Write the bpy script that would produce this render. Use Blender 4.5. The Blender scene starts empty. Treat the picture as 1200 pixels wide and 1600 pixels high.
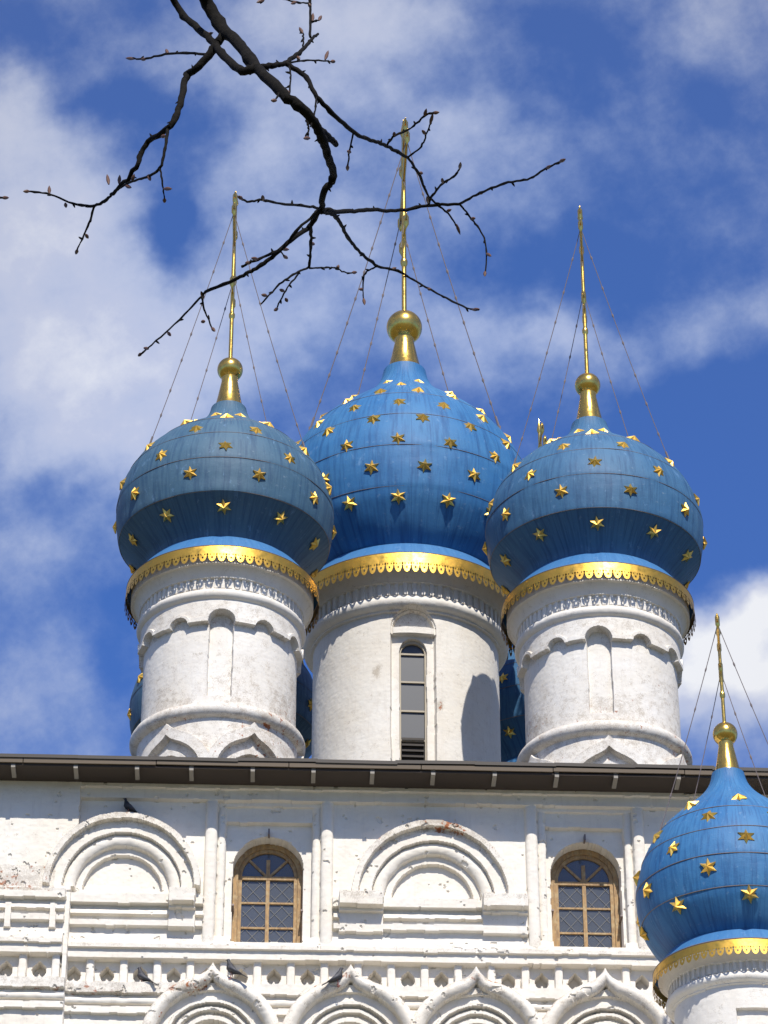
import bpy, math, random
import numpy as np
from mathutils import Vector, Matrix
random.seed(7); RNG = np.random.RandomState(11)
sc = bpy.context.scene
R_ = math.radians
# ------------------------------------------------------------------ camera, sky, sun, exposure
PITCH, YAW, FPX = 32.0, 2.3, 4650.0
CAM = Vector((0, -40, 1.6))
cd = bpy.data.cameras.new('camera'); cam = bpy.data.objects.new('camera', cd); sc.collection.objects.link(cam)
cam.location = CAM; cam.rotation_euler = (R_(90+PITCH), 0, R_(-YAW))
cd.sensor_fit = 'VERTICAL'; cd.sensor_height = 24; cd.lens = 24*FPX/1600
cd.clip_start = .1; cd.clip_end = 3000
sc.camera = cam
sc.render.resolution_x = 768; sc.render.resolution_y = 1024
SUN_EL, SUN_AZ = 49.0, 8.0          # azimuth measured from straight back (-Y) towards +X
w = bpy.data.worlds.new("World"); sc.world = w; w.use_nodes = True
sl = bpy.data.lights.new('sun', 'SUN'); sl.energy = 4.9; sl.angle = R_(.5); sl.color = (1, .94, .84)
so = bpy.data.objects.new('sun', sl); sc.collection.objects.link(so)
sdir = Vector((math.sin(R_(SUN_AZ))*math.cos(R_(SUN_EL)), -math.cos(R_(SUN_AZ))*math.cos(R_(SUN_EL)), math.sin(R_(SUN_EL))))
so.rotation_euler = sdir.to_track_quat('Z', 'Y').to_euler(); so.location = (10, -30, 40)
sc.view_settings.view_transform = 'Standard'; sc.view_settings.look = 'None'
sc.view_settings.exposure = .13; sc.view_settings.gamma = 1

CR = Matrix.Rotation(R_(-YAW), 3, 'Z') @ Matrix.Rotation(R_(90+PITCH), 3, 'X')
def ray(px, py): return (CR @ Vector(((px-600)/FPX, -(py-800)/FPX, -1)))
def at(px, py, Y):                   # point on the vertical plane y = Y seen at photo pixel
    d = ray(px, py); k = (Y-CAM.y)/d.y
    return CAM + d*k
def deep(px, py, dist): return CAM + ray(px, py)*dist

def world_nodes():
    nt = w.node_tree; N = nt.nodes; L = nt.links; N.clear()
    def n(t, **k):
        o = N.new(t)
        for a, b in k.items(): setattr(o, a, b)
        return o
    def m(op, a, b=None, c=None, clamp=False):
        o = n('ShaderNodeMath', operation=op); o.use_clamp = clamp
        for i, v in enumerate((a, b, c)):
            if v is None: continue
            if isinstance(v, (int, float)): o.inputs[i].default_value = v
            else: L.new(v, o.inputs[i])
        return o.outputs[0]
    out = n('ShaderNodeOutputWorld')
    sky = n('ShaderNodeTexSky', sky_type='NISHITA'); sky.sun_disc = False
    sky.sun_elevation = R_(SUN_EL); sky.sun_rotation = R_(180-SUN_AZ); sky.altitude = 150
    sky.air_density = 1.0; sky.dust_density = .25; sky.ozone_density = 3.0
    tint = n('ShaderNodeMix', data_type='RGBA', blend_type='MULTIPLY'); tint.inputs[0].default_value = 1
    L.new(sky.outputs[0], tint.inputs[6]); tint.inputs[7].default_value = SKY_TINT
    bg = n('ShaderNodeBackground'); L.new(tint.outputs[2], bg.inputs[0]); bg.inputs[1].default_value = .1
    tc = n('ShaderNodeTexCoord')
    # clouds live on a plane tangent to the sky dome in the direction above the church (fixed in the world)
    ax = [CR @ Vector(v) for v in ((1, 0, 0), (0, 1, 0), (0, 0, -1))]
    def dot(v):
        o = n('ShaderNodeVectorMath', operation='DOT_PRODUCT'); L.new(tc.outputs['Generated'], o.inputs[0]); o.inputs[1].default_value = v; return o.outputs['Value']
    dz = m('MAXIMUM', dot(ax[2]), .12)
    x = m('DIVIDE', dot(ax[0]), dz); y = m('DIVIDE', dot(ax[1]), dz)
    comb = n('ShaderNodeCombineXYZ'); L.new(x, comb.inputs[0]); L.new(y, comb.inputs[1])
    def noise(scale, detail, rough, off=(0, 0, 0), st=(1, 1, 1), dist=0):
        mp = n('ShaderNodeMapping'); mp.inputs['Location'].default_value = off; mp.inputs['Scale'].default_value = st
        mp.inputs['Rotation'].default_value = (0, 0, R_(-25))
        L.new(comb.outputs[0], mp.inputs[0])
        o = n('ShaderNodeTexNoise'); L.new(mp.outputs[0], o.inputs[0])
        o.inputs['Scale'].default_value = scale; o.inputs['Detail'].default_value = detail; o.inputs['Roughness'].default_value = rough
        o.inputs['Distortion'].default_value = dist
        return o
    wn = noise(14, 5, .6, (3, 1, 0))
    sep = n('ShaderNodeSeparateColor'); L.new(wn.outputs['Color'], sep.inputs[0])
    xw = m('MULTIPLY_ADD', m('SUBTRACT', sep.outputs[0], .5), .055, x)
    yw = m('MULTIPLY_ADD', m('SUBTRACT', sep.outputs[1], .5), .055, y)
    tot = None
    for cx, cy, rx, ry, amp in BLOBS:
        gx = m('DIVIDE', m('SUBTRACT', xw, (cx-600)/FPX), rx/FPX); gy = m('DIVIDE', m('SUBTRACT', yw, -(cy-800)/FPX), ry/FPX)
        r2 = m('ADD', m('MULTIPLY', gx, gx), m('MULTIPLY', gy, gy))
        g = m('MULTIPLY', m('EXPONENT', m('MULTIPLY', r2, -1.0)), amp)
        tot = g if tot is None else m('ADD', tot, g)
    # away from the church: an ordinary broken sky
    far = m('SMOOTH_MAX' if False else 'MINIMUM', m('MULTIPLY', m('ADD', m('MULTIPLY', x, x), m('MULTIPLY', y, y)), 10), 1)
    big = noise(2.2, 6, .6, (7, 3, 1))
    tot = m('ADD', tot, m('MULTIPLY', far, m('MULTIPLY', m('SUBTRACT', big.outputs[0], .44), 3.4)))
    fine = noise(34, 10, .62, (1, 2, 5)); med = noise(13, 7, .58, (4, 8, 2), (1, 1.15, 1))
    d = m('ADD', m('ADD', tot, m('MULTIPLY', m('SUBTRACT', fine.outputs[0], .5), 1.1)), m('MULTIPLY', m('SUBTRACT', med.outputs[0], .5), 1.25))
    mr = n('ShaderNodeMapRange', interpolation_type='SMOOTHSTEP'); L.new(d, mr.inputs[0])
    mr.inputs[1].default_value = -.08; mr.inputs[2].default_value = 1.0; mr.inputs[3].default_value = .13; mr.inputs[4].default_value = .97
    cr = n('ShaderNodeValToRGB'); L.new(m('MULTIPLY', d, .6, None), cr.inputs[0])
    e = cr.color_ramp.elements; e[0].position = .2; e[0].color = (.34, .46, .76, 1); e[1].position = 1.0; e[1].color = (.93, .95, 1.0, 1)
    mid = e.new(.66); mid.color = (.52, .585, .80, 1)
    nm = n('ShaderNodeMix', data_type='RGBA'); L.new(far, nm.inputs[0]); L.new(cr.outputs[0], nm.inputs[6]); nm.inputs[7].default_value = (.60, .575, .56, 1)
    cb = n('ShaderNodeBackground'); L.new(nm.outputs[2], cb.inputs[0]); cb.inputs[1].default_value = .92
    mx = n('ShaderNodeMixShader'); L.new(mr.outputs[0], mx.inputs[0]); L.new(bg.outputs[0], mx.inputs[1]); L.new(cb.outputs[0], mx.inputs[2])
    L.new(mx.outputs[0], out.inputs[0])
SKY_TINT = (.13, .60, 1.36, 1)
BLOBS = [(50, 450, 190, 270, 1.0), (30, 175, 150, 70, .55), (300, 540, 190, 150, .65), (420, 240, 130, 130, .55), (170, 650, 180, 100, .40),
         (330, 60, 190, 70, .38), (560, 90, 160, 110, .55), (700, 240, 130, 130, .50), (900, 250, 150, 90, .30), (1120, 330, 90, 60, .12),
         (880, 520, 200, 60, .62), (1130, 500, 120, 50, .40), (560, 430, 150, 130, .5), (1150, 1060, 130, 100, 1.9), (1200, 965, 50, 45, .8), (1100, 975, 55, 40, .7),
         (1060, 70, 110, 40, .12), (1170, 60, 60, 50, -.1), (20, 850, 100, 90, .38), (80, 1080, 120, 110, .40), (750, 600, 90, 60, .3),
         (200, 165, 90, 60, -.65), (20, 60, 120, 50, -.25), (275, 350, 48, 80, -.8), (330, 190, 60, 40, -.3), (650, 145, 90, 40, -.25),
         (920, 120, 120, 70, -.35), (1120, 740, 130, 150, -.7), (830, 410, 130, 50, -.3), (60, 760, 60, 50, -.35), (180, 990, 40, 130, -.2), (1130, 200, 90, 60, -.25)]
world_nodes()

# ------------------------------------------------------------------ helpers
def link(o, parent=None):
    sc.collection.objects.link(o)
    if parent: o.parent = parent
    return o
def tag(o, label=None, cat=None, group=None, kind=None):
    for k, v in (('label', label), ('category', cat), ('group', group), ('kind', kind)):
        if v: o[k] = v
    return o
def empty(name, loc=(0, 0, 0)):
    o = bpy.data.objects.new(name, None); o.location = loc; o.empty_display_size = .3; return link(o)
def mesh_np(name, V, F, mat, parent=None, uv=None, smooth=True, sharp=40, attr=None):
    V = np.asarray(V, dtype=np.float32).reshape(-1, 3); F = np.asarray(F, dtype=np.int32)
    me = bpy.data.meshes.new(name); nf, k = F.shape
    me.vertices.add(len(V)); me.vertices.foreach_set('co', V.ravel())
    me.loops.add(nf*k); me.loops.foreach_set('vertex_index', F.ravel())
    me.polygons.add(nf); me.polygons.foreach_set('loop_start', np.arange(0, nf*k, k, dtype=np.int32))
    if smooth: me.polygons.foreach_set('use_smooth', np.ones(nf, dtype=bool))
    me.update(calc_edges=True)
    if uv is not None:
        ul = me.uv_layers.new(name='UVMap'); ul.data.foreach_set('uv', np.asarray(uv, dtype=np.float32).reshape(-1, 2)[F.ravel()].ravel())
    if attr is not None:
        a = me.attributes.new('wear', 'FLOAT', 'POINT'); a.data.foreach_set('value', np.asarray(attr, dtype=np.float32).ravel())
    if smooth and sharp: me.set_sharp_from_angle(angle=R_(sharp))
    me.materials.append(mat)
    return link(bpy.data.objects.new(name, me), parent)
class MB:
    """collects polygons and builds ONE mesh"""
    def __init__(s): s.v = []; s.f = []
    def add(s, vs, fs):
        b = len(s.v); s.v += [tuple(p) for p in vs]; s.f += [tuple(i+b for i in q) for q in fs]
    def box(s, x0, x1, y0, y1, z0, z1):
        s.add([(x, y, z) for x in (x0, x1) for y in (y0, y1) for z in (z0, z1)],
              [(0, 1, 3, 2), (4, 6, 7, 5), (0, 4, 5, 1), (2, 3, 7, 6), (0, 2, 6, 4), (1, 5, 7, 3)])
    def bar(s, a, b, wx, wy=None, up=(0, 0, 1)):
        a = Vector(a); b = Vector(b); d = (b-a).normalized(); u = Vector(up)
        if abs(d.dot(u)) > .98: u = Vector((1, 0, 0))
        r = d.cross(u).normalized(); u = r.cross(d); wy = wy or wx
        vs = [p + r*sx*wx/2 + u*sy*wy/2 for p in (a, b) for sx, sy in ((-1, -1), (1, -1), (1, 1), (-1, 1))]
        s.add(vs, [(3, 2, 1, 0), (4, 5, 6, 7)] + [(i, (i+1) % 4, 4+(i+1) % 4, 4+i) for i in range(4)])
    def tube(s, pts, rad, n=8, cap=True):
        pts = [Vector(p) for p in pts]; rad = rad if hasattr(rad, '__len__') else [rad]*len(pts)
        t0 = (pts[1]-pts[0]).normalized(); ref = Vector((0, 0, 1)) if abs(t0.z) < .9 else Vector((1, 0, 0))
        r = t0.cross(ref).normalized(); vs = []; fs = []
        for i, p in enumerate(pts):
            t = (pts[min(i+1, len(pts)-1)] - pts[max(i-1, 0)]).normalized()
            r = (r - t*r.dot(t)).normalized(); u = t.cross(r)
            vs += [p + (r*math.cos(a)+u*math.sin(a))*rad[i] for a in [2*math.pi*k/n for k in range(n)]]
        for i in range(len(pts)-1):
            for k in range(n): fs.append((i*n+k, i*n+(k+1) % n, (i+1)*n+(k+1) % n, (i+1)*n+k))
        if cap: fs += [tuple(range(n-1, -1, -1)), tuple((len(pts)-1)*n+k for k in range(n))]
        s.add(vs, fs)
    def lathe(s, prof, c, n=32, cap=True):
        vs = []; fs = []
        for r, z in prof:
            vs += [(c[0]+r*math.cos(2*math.pi*k/n), c[1]+r*math.sin(2*math.pi*k/n), c[2]+z) for k in range(n)]
        for i in range(len(prof)-1):
            for k in range(n): fs.append((i*n+k, i*n+(k+1) % n, (i+1)*n+(k+1) % n, (i+1)*n+k))
        if cap: fs += [tuple(range(n-1, -1, -1)), tuple((len(prof)-1)*n+k for k in range(n))]
        s.add(vs, fs)
    def build(s, name, mat, parent=None, smooth=True, sharp=35):
        me = bpy.data.meshes.new(name); me.from_pydata(s.v, [], s.f); me.update()
        if smooth:
            me.polygons.foreach_set('use_smooth', [True]*len(me.polygons)); me.set_sharp_from_angle(angle=R_(sharp))
        me.materials.append(mat)
        return link(bpy.data.objects.new(name, me), parent)
def vnoise(x, y, seed=0):            # smooth value noise, arrays in lattice units, range 0..1
    g = np.random.RandomState(seed).rand(256, 256)
    xi = np.floor(x).astype(int); yi = np.floor(y).astype(int); fx = x-xi; fy = y-yi
    fx = fx*fx*(3-2*fx); fy = fy*fy*(3-2*fy)
    G = lambda a, b: g[a % 256, b % 256]
    return (G(xi, yi)*(1-fx)+G(xi+1, yi)*fx)*(1-fy)+(G(xi, yi+1)*(1-fx)+G(xi+1, yi+1)*fx)*fy
def fbm(x, y, seed=0, o=4):
    t = 0; a = .5
    for i in range(o): t = t + a*vnoise(x*2**i, y*2**i, seed+i); a /= 2
    return t/(1-.5**o)
def grid_faces(nr, nc, mask=None):
    i, j = np.meshgrid(np.arange(nr-1), np.arange(nc-1), indexing='ij')
    a = i*nc+j; F = np.stack([a, a+1, a+nc+1, a+nc], -1).reshape(-1, 4)
    if mask is not None: F = F[mask.ravel()]
    return F
def catmull(pts, sub=5):
    P = [np.array(p, float) for p in pts]; P = [2*P[0]-P[1]] + P + [2*P[-1]-P[-2]]; out = []
    for i in range(1, len(P)-2):
        for k in range(sub):
            t = k/sub
            out.append(.5*((2*P[i])+(-P[i-1]+P[i+1])*t+(2*P[i-1]-5*P[i]+4*P[i+1]-P[i+2])*t*t+(-P[i-1]+3*P[i]-3*P[i+1]+P[i+2])*t**3))
    out.append(P[-2]); return out

# ------------------------------------------------------------------ materials
def mat(name, color=(.5, .5, .5), rough=.6, metal=0, spec=.5):
    m = bpy.data.materials.new(name); m.use_nodes = True
    b = m.node_tree.nodes['Principled BSDF']; b.inputs['Base Color'].default_value = (*color, 1)
    b.inputs['Roughness'].default_value = rough; b.inputs['Metallic'].default_value = metal
    b.inputs['Specular IOR Level'].default_value = spec
    return m
class NT:
    def __init__(s, m): s.m = m; s.t = m.node_tree; s.b = s.t.nodes['Principled BSDF']
    def n(s, t, **k):
        o = s.t.nodes.new(t)
        for a, b in k.items(): setattr(o, a, b)
        return o
    def l(s, a, b): s.t.links.new(a, b)
    def noise(s, vec, scale, detail=4, rough=.5, st=(1, 1, 1), off=(0, 0, 0)):
        mp = s.n('ShaderNodeMapping'); mp.inputs['Scale'].default_value = st; mp.inputs['Location'].default_value = off; s.l(vec, mp.inputs[0])
        o = s.n('ShaderNodeTexNoise'); s.l(mp.outputs[0], o.inputs[0]); o.inputs['Scale'].default_value = scale
        o.inputs['Detail'].default_value = detail; o.inputs['Roughness'].default_value = rough; return o.outputs[0]
    def ramp(s, f, stops):
        o = s.n('ShaderNodeValToRGB'); s.l(f, o.inputs[0]); e = o.color_ramp.elements
        while len(e) < len(stops): e.new(.5)
        for i, (p, c) in enumerate(stops):
            e[i].position = p; e[i].color = (c, c, c, 1) if isinstance(c, (int, float)) else (*c, 1)
        return o.outputs[0]
    def mix(s, f, a, b, bt='MIX'):
        o = s.n('ShaderNodeMix', data_type='RGBA', blend_type=bt)
        for i, v in ((0, f), (6, a), (7, b)):
            if isinstance(v, (int, float)): o.inputs[i].default_value = v
            elif isinstance(v, tuple): o.inputs[i].default_value = (*v, 1)
            else: s.l(v, o.inputs[i])
        return o.outputs[2]
    def math(s, op, a, b=0.0, clamp=False):
        o = s.n('ShaderNodeMath', operation=op); o.use_clamp = clamp
        for i, v in ((0, a), (1, b)):
            if isinstance(v, (int, float)): o.inputs[i].default_value = v
            else: s.l(v, o.inputs[i])
        return o.outputs[0]
    def bump(s, h, strength=.3, dist=.02):
        o = s.n('ShaderNodeBump'); o.inputs['Strength'].default_value = strength; o.inputs['Distance'].default_value = dist
        s.l(h, o.inputs['Height']); s.l(o.outputs[0], s.b.inputs['Normal'])
def whitewash(name, wearbase=0.0, tone=(.80, .765, .70)):
    m = mat(name, tone, .85, 0, .2); t = NT(m)
    pos = t.n('ShaderNodeNewGeometry').outputs['Position']
    big = t.noise(pos, .9, 5, .6); med = t.noise(pos, 5, 6, .65); fine = t.noise(pos, 24, 5, .7)
    c = t.mix(t.ramp(big, [(.35, 0.0), (.7, 1.0)]), tone, (tone[0]*.93, tone[1]*.90, tone[2]*.85))
    c = t.mix(t.ramp(med, [(.5, 0.0), (.72, .45)]), c, (.66, .60, .53))
    at_ = t.n('ShaderNodeAttribute', attribute_name='wear'); wr = t.math('ADD', at_.outputs['Fac'], wearbase)
    # flaking: grey-buff stains, then bare red brick where wear is strongest
    vf = t.noise(pos, 55, 4, .7); st = t.math('ADD', t.math('MULTIPLY', vf, .55), t.math('MULTIPLY', t.noise(pos, 7, 6, .7, off=(2, 7, 1)), .6))
    f1 = t.ramp(t.math('ADD', st, t.math('MULTIPLY', wr, .20)), [(.665, 0.0), (.80, .75)])
    c = t.mix(f1, c, (.40, .345, .28))
    n2 = t.noise(pos, 8, 6, .7, off=(5, 2, 9))
    f2 = t.ramp(t.math('ADD', n2, t.math('MULTIPLY', wr, .26)), [(.80, 0.0), (.83, 1.0)])
    c = t.mix(f2, c, (.34, .13, .06))
    drip = t.noise(pos, 5, 5, .65, st=(2.4, 2.4, .22), off=(3, 1, 4))
    c = t.mix(t.ramp(drip, [(.54, 0.0), (.72, .30)]), c, (.55, .51, .46))
    pat = t.noise(pos, 1.6, 3, .45, off=(8, 8, 2)); c = t.mix(t.ramp(pat, [(.53, 0.0), (.55, .16)]), c, (.70, .69, .67))
    nz = t.n('ShaderNodeSeparateXYZ'); t.l(t.n('ShaderNodeNewGeometry').outputs['Normal'], nz.inputs[0])
    up = t.ramp(nz.outputs[2], [(.35, 0.0), (.8, .55)])
    c = t.mix(t.math('MULTIPLY', up, t.ramp(med, [(.35, .2), (.6, 1.0)])), c, (.42, .37, .31))
    t.l(c, t.b.inputs['Base Color'])
    br = t.noise(pos, 3.0, 3, .5, st=(1, 1, 4.5))
    t.bump(t.math('ADD', t.math('MULTIPLY', fine, .5), t.math('ADD', med, br)), .13, .03)
    return m
M = {}
M['wall'] = whitewash('whitewashed_brick'); M['drumwall'] = whitewash('whitewashed_drum', .12, (.78, .755, .71))
M['shade'] = mat('painted_plaster', (.62, .60, .57), .9)
def dome_mat(name, a, b, dark):
    m = mat(name, a, .5, .0, .3); t = NT(m)
    uv = t.n('ShaderNodeUVMap').outputs[0]
    st = t.noise(uv, 6, 6, .65, st=(26, .38, 1)); bl = t.noise(uv, 2.2, 6, .6, st=(5, .9, 1)); fi = t.noise(uv, 40, 4, .7, st=(2, .5, 1))
    c = t.mix(t.ramp(bl, [(.35, 0.0), (.68, 1.0)]), a, b)
    c = t.mix(t.ramp(st, [(.46, .0), (.66, .62)]), c, dark)
    sepu = t.n('ShaderNodeSeparateXYZ'); t.l(uv, sepu.inputs[0])
    c = t.mix(t.ramp(t.noise(uv, 7, 5, .7, st=(9, .8, 1), off=(4, 4, 0)), [(.60, 0.0), (.76, .60)]), c, (.22, .38, .60))
    c = t.mix(t.ramp(fi, [(.62, 0.0), (.75, .35)]), c, (.32, .40, .48))
    # lapped sheet joints
    sv = t.math('FRACT', t.math('MULTIPLY', sepu.outputs[0], 12.0)); lj = t.math('LESS_THAN', sv, .012)
    c = t.mix(t.math('MULTIPLY', lj, .35), c, dark)
    t.l(c, t.b.inputs['Base Color']); t.l(t.ramp(bl, [(.3, .48), (.7, .68)]), t.b.inputs['Roughness'])
    t.bump(t.math('ADD', bl, t.math('MULTIPLY', fi, .15)), .35, .05)
    return m
M['blue_grey'] = dome_mat('weathered_blue_sheet', (.052, .122, .195), (.074, .145, .215), (.014, .050, .12))
M['blue'] = dome_mat('bright_blue_sheet', (.030, .145, .345), (.055, .19, .38), (.011, .060, .185))
M['skirt'] = dome_mat('blue_skirt_sheet', (.04, .155, .36), (.06, .185, .38), (.03, .12, .30))
def gold_mat(name, rough, tone=(.83, .55, .13)):
    m = mat(name, tone, rough, 1.0); t = NT(m); pos = t.n('ShaderNodeNewGeometry').outputs['Position']
    n1 = t.noise(pos, 9, 5, .65)
    t.l(t.mix(t.ramp(n1, [(.45, 0.0), (.75, .7)]), tone, (.40, .25, .07)), t.b.inputs['Base Color'])
    t.l(t.ramp(n1, [(.3, rough*.8), (.7, rough*1.6)]), t.b.inputs['Roughness']); t.bump(t.noise(pos, 4, 3), .25, .03)
    return m
M['gold'] = gold_mat('gilded_copper', .20); M['gold_star'] = gold_mat('gilded_star', .42, (.95, .62, .14)); M['gold_band'] = gold_mat('gilded_lace_sheet', .34, (.76, .46, .08))
M['wire'] = mat('rusty_wire', (.22, .18, .17), .6, .5)
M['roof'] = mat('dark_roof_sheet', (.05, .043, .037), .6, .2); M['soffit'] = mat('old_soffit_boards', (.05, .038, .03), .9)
M['gutter'] = mat('grey_eaves_board', (.14, .11, .08), .85); M['bracket'] = mat('pale_bracket', (.27, .25, .22), .8)
def wood():
    m = mat('ochre_painted_wood', (.42, .25, .10), .7); t = NT(m); pos = t.n('ShaderNodeNewGeometry').outputs['Position']
    n1 = t.noise(pos, 6, 6, .7, st=(6, 6, 1)); n2 = t.noise(pos, 14, 5, .6)
    c = t.mix(t.ramp(n1, [(.4, 0.0), (.62, .9)]), (.42, .26, .11), (.22, .14, .075)); c = t.mix(t.ramp(n2, [(.48, 0.0), (.66, .8)]), c, (.46, .35, .19))
    t.l(c, t.b.inputs['Base Color']); t.bump(n1, .4, .01); return m
M['wood'] = wood(); M['pale_wood'] = mat('pale_old_frame', (.42, .37, .29), .8)
M['lattice'] = mat('iron_lattice', (.19, .19, .19), .7)
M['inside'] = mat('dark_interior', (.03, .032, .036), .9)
def glass():
    m = bpy.data.materials.new('window_glass'); m.use_nodes = True; t = m.node_tree; t.nodes.clear()
    o = t.nodes.new('ShaderNodeOutputMaterial'); g = t.nodes.new('ShaderNodeBsdfGlossy'); g.inputs[1].default_value = .06; g.inputs[0].default_value = (.8, .85, .9, 1)
    tr = t.nodes.new('ShaderNodeBsdfTransparent'); tr.inputs[0].default_value = (.5, .52, .54, 1); mx = t.nodes.new('ShaderNodeMixShader'); fr = t.nodes.new('ShaderNodeFresnel'); fr.inputs[0].default_value = 1.6
    a = t.nodes.new('ShaderNodeMath'); a.operation = 'ADD'; a.inputs[1].default_value = .05; nz = t.nodes.new('ShaderNodeTexNoise'); nz.inputs['Scale'].default_value = 3.5
    bp = t.nodes.new('ShaderNodeBump'); bp.inputs['Strength'].default_value = .5; t.links.new(nz.outputs[0], bp.inputs['Height']); t.links.new(bp.outputs[0], g.inputs['Normal'])
    t.links.new(fr.outputs[0], a.inputs[0]); t.links.new(a.outputs[0], mx.inputs[0]); t.links.new(tr.outputs[0], mx.inputs[1]); t.links.new(g.outputs[0], mx.inputs[2]); df = t.nodes.new('ShaderNodeBsdfDiffuse'); df.inputs[0].default_value = (.20, .22, .25, 1); m2 = t.nodes.new('ShaderNodeMixShader'); m2.inputs[0].default_value = .36
    t.links.new(mx.outputs[0], m2.inputs[1]); t.links.new(df.outputs[0], m2.inputs[2]); t.links.new(m2.outputs[0], o.inputs[0])
    return m
M['glass'] = glass()
def bark():
    m = mat('dark_bark', (.022, .018, .015), .9, 0, .15); t = NT(m); pos = t.n('ShaderNodeNewGeometry').outputs['Position']
    n1 = t.noise(pos, 90, 5, .7); t.l(t.mix(t.ramp(n1, [(.4, 0.0), (.7, 1.0)]), (.004, .0035, .003), (.012, .010, .008)), t.b.inputs['Base Color']); t.bump(n1, .8, .004); return m
M['bark'] = bark(); M['bud'] = mat('brown_bud', (.10, .045, .025), .6)
M['plume'] = mat('pigeon_plumage', (.035, .036, .045), .6); M['beak'] = mat('pigeon_beak', (.05, .04, .035), .5); M['pfoot'] = mat('pigeon_foot', (.30, .09, .06), .6)
def ground_mat():
    m = mat('spring_grass_ground', (.06, .08, .03), .95); t = NT(m); pos = t.n('ShaderNodeNewGeometry').outputs['Position']
    t.l(t.mix(t.ramp(t.noise(pos, .25, 6, .6), [(.4, 0.0), (.6, 1.0)]), (.06, .085, .03), (.14, .11, .07)), t.b.inputs['Base Color']); return m
M['ground'] = ground_mat(); M['path'] = mat('pale_gravel_path', (.26, .24, .20), .95)

# ------------------------------------------------------------------ ground
b = MB(); b.add([(-1500, -1500, 0), (1500, -1500, 0), (1500, 1500, 0), (-1500, 1500, 0)], [(0, 1, 2, 3)]); tag(b.build('ground', M['ground'], smooth=False), kind='structure')
b = MB(); b.add([(-60, -14, .004), (60, -14, .004), (60, -6, .004), (-60, -6, .004)], [(0, 1, 2, 3)]); tag(b.build('path', M['path'], smooth=False), kind='structure')

# ------------------------------------------------------------------ church: facade relief
church = empty('church', (1.5, 0, 0))
tag(church, 'white church with five blue gold-starred onion domes and a lower cupola at its corner', 'church')
CH = church.location.copy()
def own(o):                          # children are modelled in world space
    if o.parent == church: o.matrix_parent_inverse = Matrix.Translation(-CH)
    return o
def XS(s): return at(s, 1400, 0).x   # column of the photo at the windows' height -> metres along the wall
def ZT(t): return at(600, t, 0).z    # row of the photo -> metres up the wall
PXM = 1/(XS(701)-XS(700))
x0, x1 = XS(-330), XS(1420); z0, z1 = ZT(1690), ZT(1186)
cell = .0118
nx = int((x1-x0)/cell); nz = int((z1-z0)/cell)
X, Z = np.meshgrid(np.linspace(x0, x1, nx), np.linspace(z0, z1, nz))
Xw = X + .014*(fbm(X*2.2, Z*2.2, 3)-.5) + .010*(vnoise(X*9, Z*9, 5)-.5); Zw = Z + .020*(fbm(X*1.3+9, Z*2, 8)-.5) + .012*(vnoise(X*8, Z*8, 6)-.5)
H = np.zeros_like(X); WEAR = np.zeros_like(X)
def band(t0, t1):                    # True between two rows
    return (Zw < ZT(t0)) & (Zw > ZT(t1))
def cols(s0, s1): return (Xw > XS(s0)) & (Xw < XS(s1))
def tubeZ(t0, t1, d):                # half-round horizontal moulding profile
    a, c = ZT(t0), ZT(t1); m_ = (a+c)/2; hw = (a-c)/2
    return d*np.sqrt(np.clip(1-((Zw-m_)/hw)**2, 0, 1))
blk = cols(-175, 111)                # projecting corner block
# eaves cornice in shade
H[band(1180, 1258)] = .09; H[band(1180, 1243)] = .14; H[band(1180, 1232)] = .34
upper = Zw > ZT(1400)
H = np.where(blk | (cols(-175, 117) & upper), np.maximum(H, .15), H)
H = np.where(cols(-400, -175) , .02, H)
# window recesses
wins = [(418, 337, 500), (918, 843, 992)]
for sc_, a, c in wins:
    H = np.where(cols(a, c) & band(1264, 1481), -.05, H)
    H = np.where(cols(a+13, c-13) & band(1286, 1475), -.145, H)
    for sx in (a+6.5, c-6.5):        # thin inner roll beside each recess
        rr = 6.5/PXM; q = np.clip(1-((Xw-XS(sx))/rr)**2, 0, 1)
        H = np.where((q > 0) & band(1264, 1481), -.05+.045*np.sqrt(q), H)
    for sx in (a-10, c+10):          # thick engaged columns
        rr = 9.3/PXM; q = np.clip(1-((Xw-XS(sx))/rr)**2, 0, 1)
        H = np.where((q > 0) & band(1258, 1484), .025+.06*q**.4, H)
# ledges across the bays
def ledges(mask, base):
    global H
    h = H.copy()
    h = np.where(band(1407, 1422), base+.115, h); h = np.where(band(1429, 1438), base+.015+.065*np.clip((ZT(1426)-Zw)/(ZT(1426)-ZT(1436)), 0, 1), h)
    h = np.where(band(1446, 1456), base+.085, h)
    H = np.where(mask, h, H)
bayA = cols(111, 318); bayB = cols(520, 822); bayC = cols(1016, 1420); bayL = cols(-175, 111)
ledges(bayA, 0); ledges(bayB, 0); ledges(bayC, 0); ledges(bayL, .15)
for s in (16, 86, -54, -124):        # little corbel strips on the corner block
    H = np.where(cols(s-5, s+5) & band(1428, 1466), .21, H)
bb = np.where(blk, .15, 0)
allm = X > -99
H = np.where(band(1466, 1491) & allm, np.maximum(H, bb + .105*np.clip((ZT(1466)-Zw)/(ZT(1466)-ZT(1484)), 0, 1)**1.6), H)
H = np.where(band(1491, 1505), bb+.055, H)
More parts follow.
